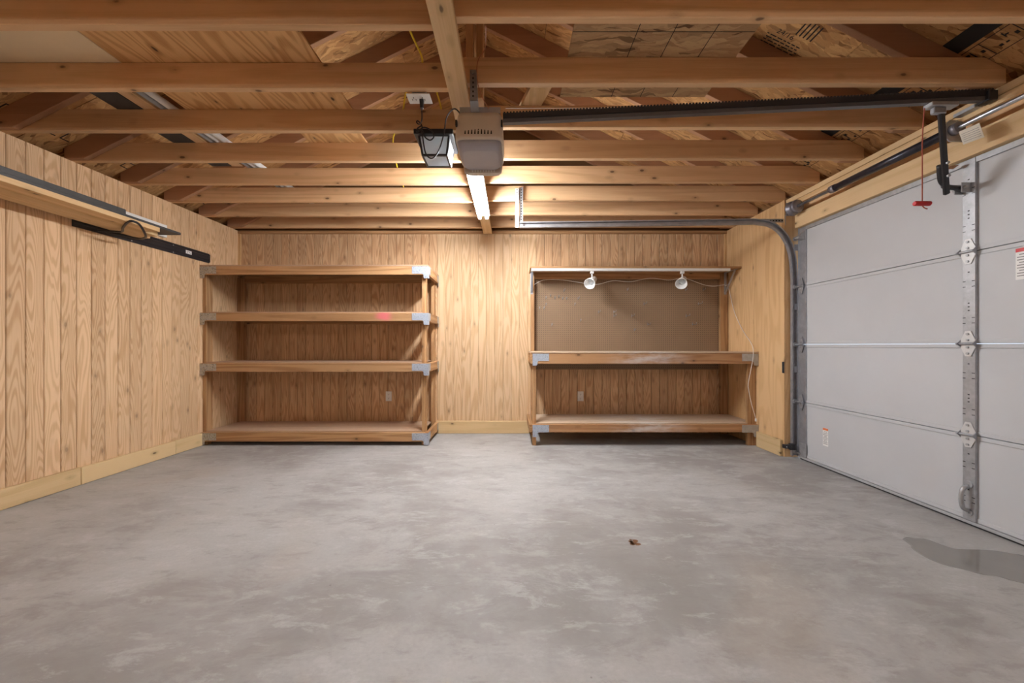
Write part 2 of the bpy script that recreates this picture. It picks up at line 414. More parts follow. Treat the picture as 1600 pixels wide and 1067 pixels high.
# ------------------------------------------------------------------ joists, rafters, roof deck
ce = thing('ceiling', 'open timber ceiling of joists and rafters under a strand board roof deck', 'ceiling', (XC, 1.6, ZT), kind='structure')
YA, SPC, TH = 1.611, .4064, .038
JT = ZT + .14
def xz(poly, y0=0, y1=TH - .0006): return MB().prism(poly, 'y', y0, y1)
proto = {}
def piece(key, name, poly, mat, y, bevel=.0025):
    if key not in proto:
        o = xz(poly).build(name, mat, ce, bevel, loc=(XC, 0, ZT)); proto[key] = o; o.location = Vector((XC, y, ZT)) - WL[ce]
    else: link(name, proto[key].data, (XC, y, ZT), ce)
jl = [(XL + .001, ZT), (-.262, ZT), (-.262, JT), (XL + .116, JT), (XL + .001, 2.568)]
jr = [(XR - .001, ZT), (-.31, ZT), (-.31, JT), (XR - .116, JT), (XR - .001, 2.568)]
rl = [(XL + .001, 2.4885), (XL + .15, 2.4885), (XC - .02, deck_z(XC - .02) - .157), (XC - .02, deck_z(XC - .02) - .001), (XL + .001, 2.569)]
rr = [(XR - .001, 2.4885), (XR - .15, 2.4885), (XC + .02, deck_z(XC + .02) - .157), (XC + .02, deck_z(XC + .02) - .001), (XR - .001, 2.569)]
for k in range(-7, 8):
    y = YA + SPC * k
    piece('jr', 'joist', jr, 'joist_x', y); piece('rl', 'rafter', rl, 'rafter', y)
    piece('jl', 'joist', jl, 'joist_x', y + TH); piece('rr', 'rafter', rr, 'rafter', y + TH)
box(XC - .019, XC + .019, YF, YB - .02, deck_z(XC) - .21, deck_z(XC) - .012).build('ridge_board', 'joist_y', ce)
# boards that hang the ridge
for x0, y in ((-.262, 2.16), (-.205, 2.20)): box(x0, x0 + .04, y, y + .09, JT - .1, deck_z(x0) - .16).build('strut', 'joist_z', ce, .002)
box(-.342, -.237, YF + .01, YB - .03, ZT - .0385, ZT - .0005).build('centre_board', 'pale_y', ce, .003)
# deck sheets: three up each slope
sl_ = 1.118 / math.sqrt(1.25) * 1.0
for side in (-1, 1):
    for r in range(4):
        u0, u1 = -.30 + r * .89, min(-.30 + (r + 1) * .89 - .004, (XR - XL) / 2 - .005)
        for q in range(3):
            y0, y1 = YF + q * 2.036 + .002, YF + (q + 1) * 2.036 - .002
            f = (lambda u: (XL + u, 2.57 + .5 * u)) if side < 0 else (lambda u: (XR - u, 2.57 + .5 * u))
            a, b = f(u0), f(u1)
            MB().prism([a, b, (b[0], b[1] + .012), (a[0], a[1] + .012)], 'y', y0, y1).build('deck_panel', 'osb', ce)
rb = MB()
for f in ((lambda u: (XL + u, 2.586 + .5 * u)), (lambda u: (XR - u, 2.586 + .5 * u))):
    a, b = f(-.36), f((XR - XL) / 2)
    rb.prism([a, b, (b[0], b[1] + .02), (a[0], a[1] + .02)], 'y', YF - .12, YB + .12)
rb.build('roofing', 'roof', ce)
for x in (XL - .2, XR + .17): box(x, x + .03, YF - .1, YB + .1, 2.36, 2.478).build('fascia', 'joist_y', ce)
# stamps on the deck underside
def on_deck(pts2, side):
    return [((XL + u if side < 0 else XR - u), y, 2.57 + .5 * u - .0012) for u, y in pts2]
def stamp(quads, name, side):
    mb = MB()
    for u0, u1, y0, y1 in quads: mb.add(on_deck([(u0, y0), (u1, y0), (u1, y1), (u0, y1)], side), [(0, 1, 2, 3)])
    mb.build(name, 'black_ink', ce)

# ------------------------------------------------------------------ garage door
d = thing('door_1', 'white sectional garage door with galvanised stiles, closed', 'garage door', (XD, 2.257, 0), kind='structure')
ZS = [.03, .545, 1.09, 1.64, 2.195]
for i in range(4):
    z0, z1 = ZS[i] + .0022, ZS[i + 1] - .0022
    s_ = MB().prism([(XD, z0), (XD + .045, z0), (XD + .045, z1), (XD, z1)], 'y', DY0, DY1).build('section', 'door', d)
    for a, b in ((z0, z0 + .024), (z1 - .024, z1)):
        box(XD - .006, XD, DY0 + .01, 3.50, a, b).build('edge_rail', 'door', s_, .0015)
    box(XD - .018, XD - .0005, 2.217, 2.279, z0 + .002, z1 - .002).build('stile', 'galv', d, .001)
    h = MB()
    for zz in (.22, .28, .36, .40, .44, .62, .68, .78):
        z = z0 + (z1 - z0) * zz
        if zz in (.22, .28, .62, .68):
            h.box(XD - .0186, XD - .0178, 2.218, 2.233, z - .002, z + .002); h.box(XD - .0186, XD - .0178, 2.264, 2.278, z - .002, z + .002)
        else: h.box(XD - .0186, XD - .0178, 2.244, 2.253, z - .003, z + .003)
    h.build('punched_slots', 'slot', d)
    box(XD - .012, XD - .0005, 3.50, DY1, z0, z1).build('end_stile', 'galv_dark', d, .001)
    box(XD - .012, XD - .0005, DY0, DY0 + .07, z0, z1).build('end_stile', 'galv_dark', d, .001)
for z in ZS[1:4]:
    for yc, sc, mt in ((2.248, 1., 'zinc_light'), (3.545, .75, 'galv_dark')):
        x = XD - .0195
        hb = MB()
        for sg in (1, -1):
            pl = [(yc - .036 * sc, z + sg * .006), (yc + .036 * sc, z + sg * .006), (yc + .036 * sc, z + sg * .022), (yc + .014 * sc, z + sg * .075), (yc - .014 * sc, z + sg * .075), (yc - .036 * sc, z + sg * .022)]
            hb.prism(pl, 'x', x - .004, x)
        hg = hb.build('hinge', mt, d)
        kb = MB()
        kb.cyl((x - .010, yc - .040 * sc, z), (x - .010, yc + .052 * sc, z), .008, 12)
        kb.prism([(x - .002, z - .022), (x - .026, z), (x - .002, z + .022)], 'y', yc + .036 * sc, yc + .041 * sc)
        kb.prism([(x - .002, z - .022), (x - .026, z), (x - .002, z + .022)], 'y', yc - .041 * sc, yc - .036 * sc)
        kb.build('knuckle', 'galv_dark', hg)
        for sg in (1, -1):
            for q in (.022, .058): MB().cyl((x - .004, yc, z + sg * q), (x - .011, yc, z + sg * q), .007 * sc, 6).build('bolt', 'galv', hg)
# rollers running in the track at the far edge
for z in [.06] + ZS[1:4] + [2.10]:
    rl_ = MB().cyl((XD - .032, 3.545, z), (XD - .032, 3.608, z), .006, 10).cyl((XD - .032, 3.597, z), (XD - .032, 3.607, z), .021, 16)
    rl_.build('roller', 'galv', d, 0, False)
MB().prism([(XD - .013, 2.07), (XD - .07, 2.085), (XD - .07, 2.10), (XD - .013, 2.15)], 'y', 3.51, 3.56).build('top_bracket', 'galv', d)
box(XD - .02, XD - .0125, 3.49, 3.57, .035, .16).build('bottom_bracket', 'galv', d, .001)
box(XD - .012, XD + .04, DY0, DY1, .012, .0295).build('bottom_rail', 'seal', d)
box(XD - .006, XD + .035, DY0, DY1, .0015, .012).build('bottom_seal', 'rubber', d)
box(XD - .014, XD - .001, DY0, 3.50, 2.160, 2.194).build('top_rail', 'galv', d, .001)
# lift handle at the foot of the centre stile
hp = [PX(1512, 762, XD - .02), PX(1511, 768, XD - .05), PX(1508, 775, XD - .065), PX(1508, 785, XD - .065), PX(1512, 795, XD - .05), PX(1513, 799, XD - .02)]
hy = 2.248
hd = MB().tube([(XD - .02, hy, .235), (XD - .05, hy, .225), (XD - .062, hy, .19), (XD - .062, hy, .14), (XD - .05, hy, .105), (XD - .02, hy, .095)], .011, 12).build('handle', 'galv', d, 0, True)
for z in (.247, .083):
    MB().cyl((XD - .019, hy, z), (XD - .024, hy, z), .022, 16).build('handle_foot', 'galv', hd)
    MB().cyl((XD - .024, hy, z), (XD - .029, hy, z), .008, 6).build('bolt', 'galv', hd)
def sticker(y, z, w, hgt, top):
    x = XD - .0012
    st = box(x, x + .001, y - w / 2, y + w / 2, z - hgt / 2, z + hgt / 2).build('sticker', 'white_plastic', d)
    box(x - .0004, x, y - w / 2, y + w / 2, z + hgt * .38, z + hgt * .5).build('sticker_heading', top, st)
    b = MB()
    for k in range(9):
        zz = z + hgt * (.30 - k * .085); ww = w * (.42 if k % 3 else .3)
        b.box(x - .0004, x, y - ww, y + ww, zz - .0025, zz + .0025)
    b.build('print_lines', 'ink', st)
pt = PX(1290, 683, XD); sticker(pt.y, pt.z, .055, .155, 'orange_ink')
pt = PX(1601, 411, XD); sticker(pt.y, pt.z, .07, .17, 'red')

# ------------------------------------------------------------------ door hardware
yt = 3.62
tp = [P(px, py, yt) for px, py in ((812, 351.5), (900, 350.5), (1000, 349), (1100, 347.5), (1172, 346.5))] + smooth([P(px, py, yt) for px, py in ((1180, 346.5), (1202, 350), (1219, 361), (1231, 379), (1238, 402), (1241, 436))], 5) + [Vector((2.725, yt, 1.2)), Vector((2.725, yt, .02))]
ch = [(-.024, -.012), (.024, -.012), (.024, .012), (.015, .012), (.015, .009), (.0205, .009), (.0205, -.009), (-.0205, -.009), (-.0205, .009), (-.015, .009), (-.015, .012), (-.024, .012)]
ch = [(a * 1.15, -b * 1.1) for a, b in ch]
t = thing('door_track', 'galvanised door track, level under the joists then curving down to the floor', 'track', (2.725, yt, 0))
MB().sweep(tp, ch, (0, 1, 0)).build('rail', 'galv_dark', t, 0, False)
for z in (2.02, 1.45, .85):
    MB().box(2.715, XD + .02, yt - .0165, yt - .0135, z - .03, z + .03).build('track_bracket', 'galv_dark', t)
def angle_iron(parent, name, x, y, z0, z1, w=.032, mat='galv'):
    a = box(x, x + w, y, y + .002, z0, z1).build(name, mat, parent)
    b = box(x + w - .002, x + w, y - w, y, z0, z1).build(name, mat, parent)
    m = MB(); k = z0 + .02
    while k < z1 - .01:
        m.box(x + w * .4, x + w * .4 + .008, y - .0008, y - .0001, k, k + .012); m.box(x + w - .0028, x + w - .0021, y - w * .65, y - w * .65 + .009, k, k + .012); k += .026
    m.build('punched_slots', 'slot', a)
hg = thing('hanger_angle', 'white punched angle iron holding the inner end of the door track', 'bracket', (.05, 3.63, 2.27))
angle_iron(hg, 'angle', .038, 3.640, 2.225, 2.60, .034, 'zinc_light'); angle_iron(hg, 'angle', .078, 3.637, 2.222, 2.61, .034, 'galv')
br = thing('track_brace', 'punched steel angle bracing the curved track against the wall', 'bracket', (2.55, 3.66, 2.28))
bz = P(1225, 345, 3.66).z
sb_ = box(2.42, 2.655, 3.655, 3.658, bz - .018, bz + .018).build('strap', 'galv_dark', br)
m = MB()
for k in range(8): m.box(2.43 + k * .028, 2.445 + k * .028, 3.6535, 3.6545, bz - .006, bz + .006)
m.build('punched_slots', 'slot', sb_)
box(2.655, 2.659, 3.64, 3.70, bz - .05, bz + .05).build('foot', 'galv_dark', br)
# vertical flag angle behind the track
box(XD - .004, XD - .0005, 3.5755, 3.606, .02, 2.30).build('flag_angle', 'galv_dark', t)
# torsion shaft with spring
sh = thing('torsion_spring_shaft', 'steel torsion shaft with black spring above the garage door', 'door spring', (2.63, 2.26, 2.36))
sx_, sz_ = 2.628, 2.359
MB().cyl((sx_, 1.0, sz_), (sx_, 3.56, sz_), .0127, 16).build('shaft', 'steel_shaft', sh, 0, True)
ya, yb = PX(1306, 291, sx_).y, PX(1478, 213, sx_).y
MB().cyl((sx_, yb, sz_), (sx_, ya, sz_), .027, 20).build('spring', 'spring', sh, 0, True)
MB().cyl((sx_, ya, sz_), (sx_, ya + .045, sz_), .031, 16).build('winding_cone', 'drum', sh, 0, True)
dr = MB().lathe((sx_, 3.44, sz_), (0, 1, 0), [(0, .013), (0, .05), (.012, .062), (.02, .05), (.06, .05), (.068, .068), (.078, .068), (.078, .013)], 28).build('cable_drum', 'drum', sh, 0, True)
MB().box(sx_ - .045, XR, 3.53, 3.536, sz_ - .06, sz_ + .06).build('end_plate', 'galv_dark', sh)
MB().prism([(sx_ - .05, sz_ - .035), (sx_ - .02, sz_ - .065), (2.698, sz_ - .07), (2.698, sz_ + .06), (sx_ - .02, sz_ + .06), (sx_ - .05, sz_ + .03)], 'y', 2.235, 2.241).build('centre_plate', 'galv', sh)
MB().cyl((sx_, 2.20, sz_), (sx_, 2.235, sz_), .034, 20).build('stationary_cone', 'drum', sh, 0, True)
box(2.615, 2.66, 2.12, 2.225, sz_ + .065, sz_ + .085).build('bolt_plate', 'galv', sh, .002)
tg = MB()
a, b, c_, e = PX(1498, 206, 2.60), PX(1530, 192, 2.60), PX(1538, 214, 2.60), PX(1505, 226, 2.60)
off = Vector((.001, 0, 0))
tgo = tg.add([a, b, c_, e, a + off, b + off, c_ + off, e + off], [(0, 1, 2, 3), (7, 6, 5, 4), (0, 4, 5, 1), (1, 5, 6, 2), (2, 6, 7, 3), (3, 7, 4, 0)]).build('paper_tag', 'paper')
tag(tgo, 'printed paper warning tag hanging from the torsion shaft', 'tag')
m = MB()
for k in range(5):
    u0, u1 = .25 + k * .14, .28 + k * .14
    q = [a.lerp(e, u0).lerp(b.lerp(c_, u0), .08), a.lerp(e, u0).lerp(b.lerp(c_, u0), .92), a.lerp(e, u1).lerp(b.lerp(c_, u1), .92), a.lerp(e, u1).lerp(b.lerp(c_, u1), .08)]
    m.add([p - off * .4 for p in q], [(0, 1, 2, 3)])
m.build('print_lines', 'ink', tgo)
# sensor by the track foot
sn = thing('door_sensor', 'small black door safety sensor on the track foot', 'sensor', (2.66, 3.62, .12))
ps = P(1229, 697, 3.60)
box(ps.x - .045, ps.x + .025, 3.56, 3.60, ps.z - .014, ps.z + .022).build('body', 'black_metal', sn, .004)
box(ps.x + .015, 2.70, 3.570, 3.598, ps.z - .03, ps.z + .03).build('bracket', 'black_metal', sn, .002)
MB().cyl((ps.x - .03, 3.559, ps.z + .004), (ps.x - .03, 3.554, ps.z + .004), .006, 10).build('eye', 'galv', sn)
wm = P(1234.5, 575, 3.62)
tag(box(XR - .026, XR - .0125, 3.64, 3.66, wm.z - .05, wm.z + .06).build('wall_clip', 'black_metal', None, .003), 'small black clip on plywood beside the vertical door track', 'clip')

# opener
op = thing('door_opener', 'beige garage door opener motor hung from the joists', 'door opener', (-.175, 2.17, 2.18))
x0, x1, y0, y1 = -.306, -.045, 2.02, 2.33
def shell(sections):                                  # rounded rectangles stacked in z
    mb = MB(); n = 28; vs = []
    for z, xa, xb, ya_, yb_, e_ in sections:
        for i in range(n):
            th = 2 * math.pi * i / n; c, s = math.cos(th), math.sin(th)
            vs.append(((xa + xb) / 2 + (xb - xa) / 2 * math.copysign(abs(c) ** e_, c), (ya_ + yb_) / 2 + (yb_ - ya_) / 2 * math.copysign(abs(s) ** e_, s), z))
    k = len(sections)
    fs = [(r * n + i, r * n + (i + 1) % n, (r + 1) * n + (i + 1) % n, (r + 1) * n + i) for r in range(k - 1) for i in range(n)]
    return mb.add(vs, fs + [tuple(range(n))[::-1], tuple(range((k - 1) * n, k * n))])
body = shell([(2.186, x0 + .004, x1 - .004, y0 - .004, y1, .22), (2.20, x0, x1, y0 - .006, y1, .22), (2.235, x0 - .002, x1 + .002, y0, y1, .22), (2.27, x0, x1, y0 + .018, y1 - .01, .22), (2.33, x0 + .004, x1 - .004, y0 + .03, y1 - .02, .2), (2.356, x0 + .012, x1 - .012, y0 + .04, y1 - .03, .22)]).build('housing', 'cream', op, 0, True)
m = MB()
for k in range(9):
    xx = x0 + .058 + k * .0175; hh = .034 - abs(k - 4) * .003
    zt_ = 2.212 + hh; m.add([(xx - .0042, y0 - .0075, 2.212), (xx + .0042, y0 - .0075, 2.212), (xx + .0022, y0 - .0015 + max(0, zt_ - 2.235) * .5, zt_), (xx - .0022, y0 - .0015 + max(0, zt_ - 2.235) * .5, zt_)], [(0, 1, 2, 3)])
m.build('vent_slots', 'slot', op)
shell([(2.150, x0 + .03, x1 - .03, y0 + .05, y1 - .035, .35), (2.165, x0 + .012, x1 - .012, y0 + .012, y1 - .025, .3), (2.1855, x0 + .008, x1 - .008, y0 + .002, y1 - .02, .25)]).build('lens', 'lens', op, 0, True)
shell([(2.135, x0 + .03, x1 - .03, y1 - .032, y1 + .012, .6), (2.15, x0 + .015, x1 - .015, y1 - .03, y1 + .02, .5), (2.186, x0 + .01, x1 - .01, y1 - .02, y1 + .022, .4)]).build('rear_rim', 'cream', op, 0, True)
m = MB()
for k in range(9): m.box(x0 + .065 + k * .0165, x0 + .073 + k * .0165, y1 - .0335, y1 - .031, 2.139, 2.16)
m.build('rim_slot_light', 'white', op)  # white bars: tube light seen through the rim slots, put in as colour
for xx in (x0 + .002, x1 - .012): box(xx, xx + .01, y0 + .012, y0 + .03, 2.27, 2.30).build('screw_recess', 'slot', op)
for z in (0,):
    an = box(-.285, -.06, 2.07, 2.10, 2.357, 2.36).build('cross_angle', 'galv_dark', op)
    box(-.285, -.06, 2.067, 2.07, 2.357, 2.39).build('cross_angle', 'galv_dark', op)
st = MB().prism([(-.222, 2.556), (-.187, 2.556), (-.180, 2.392), (-.222, 2.392)], 'y', 2.0125, 2.0155).build('hanger_strap', 'galv_dark', op)
MB().add([(-.222, 2.0155, 2.392), (-.178, 2.0155, 2.392), (-.178, 2.066, 2.36), (-.222, 2.066, 2.36), (-.222, 2.013, 2.389), (-.178, 2.013, 2.389), (-.178, 2.063, 2.358), (-.222, 2.063, 2.358)], [(0, 1, 2, 3), (7, 6, 5, 4), (0, 4, 5, 1), (1, 5, 6, 2), (2, 6, 7, 3), (3, 7, 4, 0)]).build('hanger_strap', 'galv_dark', op)
MB().add([(-.187, 2.0125, 2.53), (-.187, 1.985, 2.53), (-.180, 1.985, 2.39), (-.180, 2.0125, 2.39), (-.185, 2.0125, 2.53), (-.185, 1.985, 2.53), (-.178, 1.985, 2.39), (-.178, 2.0125, 2.39)], [(0, 1, 2, 3), (7, 6, 5, 4), (0, 4, 5, 1), (1, 5, 6, 2), (2, 6, 7, 3), (3, 7, 4, 0)]).build('hanger_strap', 'galv', op)
m = MB()
for k in range(6): m.box(-.209, -.201, 2.0115, 2.0124, 2.41 + k * .024, 2.42 + k * .024)
m.build('punched_slots', 'slot', op)
MB().cyl((-.205, 2.0125, 2.54), (-.205, 2.004, 2.54), .009, 6).build('bolt', 'galv', op)
# rail
ra, rbp = P(786, 191, 2.15), Vector((2.645, P(1548, 155, 2.07).y, P(1548, 155, 2.07).z))
ra = ra + (ra - rbp).normalized() * .0
rail = thing('opener_rail', 'long black chain rail from the opener to the garage door header', 'rail', ra)
MB().beam(ra, rbp, .028, .022).build('rail_bar', 'rail_steel', rail)
up = Vector((0, 0, .0265))
MB().beam(ra + up, rbp + up, .036, .030).build('chain_guide', 'black_metal', rail)
m = MB(); n = 150
for k in range(n):
    p = ra.lerp(rbp, (k + .5) / n) + Vector((0, -.012, .046)); m.box(p.x - .006, p.x + .004, p.y - .004, p.y + .004, p.z - .004, p.z + .004)
o = m.build('chain', 'black_metal', rail); o['kind'] = 'stuff'
box(rbp.x - .05, XR - .013, rbp.y - .03, rbp.y + .03, rbp.z - .02, rbp.z + .035).build('header_bracket', 'black_metal', rail, .004)
tc = ra.lerp(rbp, .895)
tr = thing('opener_trolley', 'opener trolley with bent black arm bolted to the door stile', 'trolley', tc)
box(tc.x - .06, tc.x + .09, tc.y - .024, tc.y + .024, tc.z - .034, tc.z - .0115).build('carriage', 'galv', tr, .003)
box(tc.x - .035, tc.x + .035, tc.y - .012, tc.y + .012, tc.z - .07, tc.z - .0345).build('latch', 'galv_dark', tr, .004)
a0, a1 = Vector((tc.x + .015, tc.y, tc.z - .06)), P(1479, 304, 2.235)
MB().beam(a0, a1, .022, .03, (1, 0, 0)).build('arm', 'black_metal', tr, .006)
dirv = (a1 - a0).normalized(); side = Vector((0, .024, 0))
q0, q1 = a0 + (a1 - a0) * .60 + side, a0 + (a1 - a0) * .78 + side
q2 = Vector((XD - .055, 2.258, P(1515, 294, 2.25).z))
path = smooth([q0, q1, q1.lerp(a1 + side, .45) + Vector((.018, 0, .012)), Vector((q1.x + .065, 2.257, q2.z + .012)), q2], 6)
MB().tube(path, .0145, 10, 1).build('curved_arm', 'black_metal', tr, 0, True)
for u in (.05, .95):
    p = q0.lerp(q1, u); MB().cyl(p + Vector((0, -.045, 0)), p + Vector((0, -.036, 0)), .009, 6).build('bolt', 'galv', tr)
box(XD - .075, XD - .019, 2.236, 2.241, q2.z - .03, q2.z + .03).build('door_bracket', 'galv', tr, .003)
box(XD - .075, XD - .019, 2.273, 2.278, q2.z - .03, q2.z + .03).build('door_bracket', 'galv', tr, .003)
MB().cyl((q2.x - .005, 2.222, q2.z), (q2.x - .005, 2.29, q2.z), .01, 12).build('pin', 'galv', tr)
pr = thing('release_cord', 'red emergency release cord with oval red handle', 'pull cord', P(1441, 318, 2.09))
cx_ = P(1441, 318, 2.09)
MB().tube([(cx_.x, tc.y, tc.z - .036), (cx_.x + .001, 2.09, tc.z - .2), (cx_.x, 2.09, cx_.z + .01)], .003, 6).build('cord', 'red_cord', pr, 0, True)
MB().cyl((cx_.x - .045, 2.09, cx_.z), (cx_.x + .045, 2.09, cx_.z), .0135, 14).build('handle', 'red', pr, .004)
MB().tube([(cx_.x, 2.09, cx_.z - .012), (cx_.x + .012, 2.09, cx_.z - .024), (cx_.x + .028, 2.09, cx_.z - .03)], .003, 6).build('knot', 'red_cord', pr)
# dry leaf caught on the header
lp = PX(1490, 262, 2.692)
mb = MB().add([lp + Vector(v) for v in ((0, -.03, .004), (-.012, -.008, -.012), (-.014, .022, .0), (-.004, .034, .006), (-.012, .005, .014), (.005, -.01, .004), (.006, .02, .006))], [(0, 1, 4), (1, 2, 4), (2, 3, 4), (0, 5, 1), (1, 5, 6, 2), (2, 6, 3), (0, 4, 5), (4, 6, 5), (4, 3, 6)])
tag(mb.build('dry_leaf', 'leaf'), 'dry brown leaf caught on the header above the door', 'leaf')

# ------------------------------------------------------------------ lights
def strip_light(y0, y1, label, lamp='tube'):
    r = thing('fluorescent_light', label, 'light', (-.285, (y0 + y1) / 2, 2.36), 'strip lights on the centre board')
    box(-.35, -.22, y0, y1, 2.408, 2.4485).build('housing', 'white', r, .003)
    for s in (-1, 1):
        xx = -.285 + s * .036
        MB().cyl((xx, y0 + .03, 2.385), (xx, y1 - .03, 2.385), .0165, 14).build('tube', lamp, r, 0, True)
        for ye in (y0 + .006, y1 - .028): box(xx - .012, xx + .012, ye, ye + .02, 2.37, 2.4075).build('lamp_holder', 'white', r)
    return r
strip_light(2.63, 3.86, 'lit twin-tube fluorescent strip light behind the door opener')
strip_light(-.95, .28, 'lit twin-tube fluorescent strip light added as fill above the viewer, outside the picture', 'tube_fill')  # added unseen fixture, gives dim fill from the camera side

# lantern on a joist
la = thing('lantern', 'black framed square lantern with frosted glass under the joists', 'lantern', (-.5, 2.55, 2.34))
lx0, lx1, ly0, ly1, lz0, lz1 = -.605, -.41, 2.47, 2.66, 2.335, 2.452
box(lx0 - .03, lx1 + .03, ly0 - .035, ly1 + .035, lz1, lz1 + .034).build('top_cap', 'black_metal', la, .003)
ins = .018
def lerp_c(i, j, t_):                                  # corner post positions, tapering downwards
    cx = (lx0, lx1)[i]; cy = (ly0, ly1)[j]; sx = (1, -1)[i]; sy = (1, -1)[j]
    return Vector((cx + sx * ins * (1 - t_), cy + sy * ins * (1 - t_), lz0 + (lz1 - lz0) * t_))
for i in (0, 1):
    for j in (0, 1): MB().beam(lerp_c(i, j, 0), lerp_c(i, j, 1), .013, .013, (0, 1, 0)).build('post', 'black_metal', la)
for t_ in (0.03,):
    cs = [lerp_c(0, 0, t_), lerp_c(1, 0, t_), lerp_c(1, 1, t_), lerp_c(0, 1, t_)]
    for k in range(4): MB().beam(cs[k], cs[(k + 1) % 4], .012, .012).build('bottom_bar', 'black_metal', la)
for (i, j), (k, l) in (((0, 0), (1, 0)), ((1, 0), (1, 1)), ((1, 1), (0, 1)), ((0, 1), (0, 0))):
    a, b, c_, e = lerp_c(i, j, .04), lerp_c(k, l, .04), lerp_c(k, l, 1), lerp_c(i, j, 1)
    nrm = (b - a).cross(e - a).normalized() * .003
    MB().add([a, b, c_, e, a + nrm, b + nrm, c_ + nrm, e + nrm], [(0, 1, 2, 3), (7, 6, 5, 4), (0, 4, 5, 1), (1, 5, 6, 2), (2, 6, 7, 3), (3, 7, 4, 0)]).build('pane', 'glass', la)
q = lerp_c(0, 0, 0.03); w_ = lerp_c(1, 1, 0.03)
box(q.x, w_.x, q.y, w_.y, q.z - .001, q.z + .002).build('pane', 'glass', la)
MB().cyl((-.508, 2.565, lz1), (-.508, 2.565, lz1 - .05), .014, 12).build('socket', 'white', la)
for x in (lx0 + .02, lx1 - .02): MB().cyl((x, ly0 - .02, lz1 + .034), (x, ly0 - .02, ZT - .0008), .005, 8).build('screw', 'galv', la)

# outlet plate under the joists, with plug and cord
oc = thing('ceiling_outlet', 'white square outlet plate facing down from the joists', 'outlet', (-.52, 2.14, 2.476))
pz = 2.474
pa, pb, pc, pd = PZ(634, 147, pz), PZ(671, 147, pz), PZ(675, 162.5, pz), PZ(641, 162.5, pz)
MB().prism([(pa.x, pa.y), (pb.x, pb.y), (pb.x, pc.y), (pa.x, pc.y)], 'z', pz, pz + .006).build('plate', 'white_plastic', oc, .0015)
box(pa.x + .03, pb.x - .03, pa.y + .015, pc.y - .015, pz + .0062, pz + .06).build('box', 'galv_dark', oc)
for k, dx in enumerate((.035, .085)):
    m = MB()
    for (u, v_) in ((-.010, .006), (.010, .006), (0, -.012)): m.box(pa.x + dx + u - .002, pa.x + dx + u + .002, (pa.y + pc.y) / 2 + v_ - .005, (pa.y + pc.y) / 2 + v_ + .005, pz - .0006, pz)
    m.build('socket_holes', 'slot', oc)
pg = PZ(659, 156, pz)
cd = thing('power_cord', 'black opener power cord looped and plugged into the outlet plate', 'cord', (pg.x, pg.y, pz - .05))
MB().prism([(pg.x - .012, pz - .0008), (pg.x + .012, pz - .0008), (pg.x + .008, pz - .05), (pg.x - .008, pz - .05)], 'y', pg.y - .011, pg.y + .011).build('plug', 'black_metal', cd, .002)
cp = [(pg.x, pg.y, pz - .045)] + [P(px, py, 2.25 if i < 2 else 2.40) for i, (px, py) in enumerate(((659, 172), (659, 188), (655, 194), (651, 191), (653, 189), (659, 196), (660, 210), (664, 236), (670, 246), (678, 246), (686, 234), (692, 215), (695, 200)))] + [P(697, 186, 2.34), P(703, 175, 2.22), P(712, 170.5, 2.13), (-.27, 2.12, 2.362)]
MB().tube(cp, .0042, 8, 8).build('cord', 'black_metal', cd, 0, True)
MB().tube([P(659, 196, 2.395), P(652, 201, 2.395), P(652, 206, 2.395), P(662, 199, 2.395), P(674, 204, 2.395), P(678, 213, 2.395), P(672, 219, 2.395), P(664, 214, 2.395), P(660, 204, 2.392)], .0042, 8, 8).build('cord_loop', 'black_metal', cd, 0, True)

# ------------------------------------------------------------------ stored on the joists
ZJ = JT + .001
tag(box(-2.89, -2.142, 1.30, 2.11, ZJ, ZJ + .012).build('hardboard_sheet', 'white_panel'), 'smooth cream sheet lying across the joists at the far left', 'panel')
tag(box(-2.135, -1.045, 1.36, 2.60, ZJ, ZJ + .012).build('plywood_sheet', 'ply_panel'), 'large loose plywood sheet with knots lying across the joists', 'plywood')
tag(box(-1.54, -1.105, 2.63, 3.06, ZJ, ZJ + .012).build('plywood_sheet', 'ply_panel'), 'smaller plywood offcut lying on the joists behind the large sheet', 'plywood')
tag(box(.304, 1.205, 1.40, 2.345, ZJ, ZJ + .012).build('strand_board_sheet', 'osb_sheet'), 'flaked strand board sheet lying across the joists right of centre', 'panel')
m = MB()
os_ = bpy.data.objects[-1] if False else [o for o in bpy.data.objects if o.name.startswith('strand_board_sheet')][0]
m.box(.305, 1.204, 1.855, 1.858, ZJ - .0008, ZJ - .0001)
for u in (.62, .80, 1.0): m.add([(u, 1.41, ZJ - .0009), (u + .004, 1.41, ZJ - .0009), (u + .004, 2.34, ZJ - .0009), (u, 2.34, ZJ - .0009)], [(0, 1, 2, 3)])
m.build('marking_lines', 'black_ink', os_)
tag(box(-2.585, -2.42, 2.13, 3.25, ZJ, ZJ + .02).build('dark_plank', 'dark_board'), 'dark grey plank lying on the joists beside the pipes', 'plank')
tag(box(-2.412, -2.325, 2.13, 3.25, ZJ, ZJ + .02).build('brown_plank', 'joist_y'), 'narrow brown plank on the joists between dark plank and pipes', 'plank')
for x, y1_, mt, lb in ((-2.295, 4.2, 'pvc_grey', 'grey plastic pipe lying on the joists beside the brown plank'), (-2.245, 4.3, 'white_plastic', 'white plastic pipe next to the grey pipe on the joists'), (-2.195, 4.15, 'white_plastic', 'white plastic pipe nearest the plywood on the joists')):
    mb = MB(); n = 14; prof = [(0, .0175), (0, .021), (y1_ - 2.62, .021), (y1_ - 2.62, .0175)]
    mb.lathe((x, 2.62 if x > -2.2 else 2.15, ZJ + .0215), (0, 1, 0), prof + [prof[0]], n)
    tag(mb.build('plastic_pipe', mt, None, 0, True), lb, 'pipe', 'pipes on the joists')
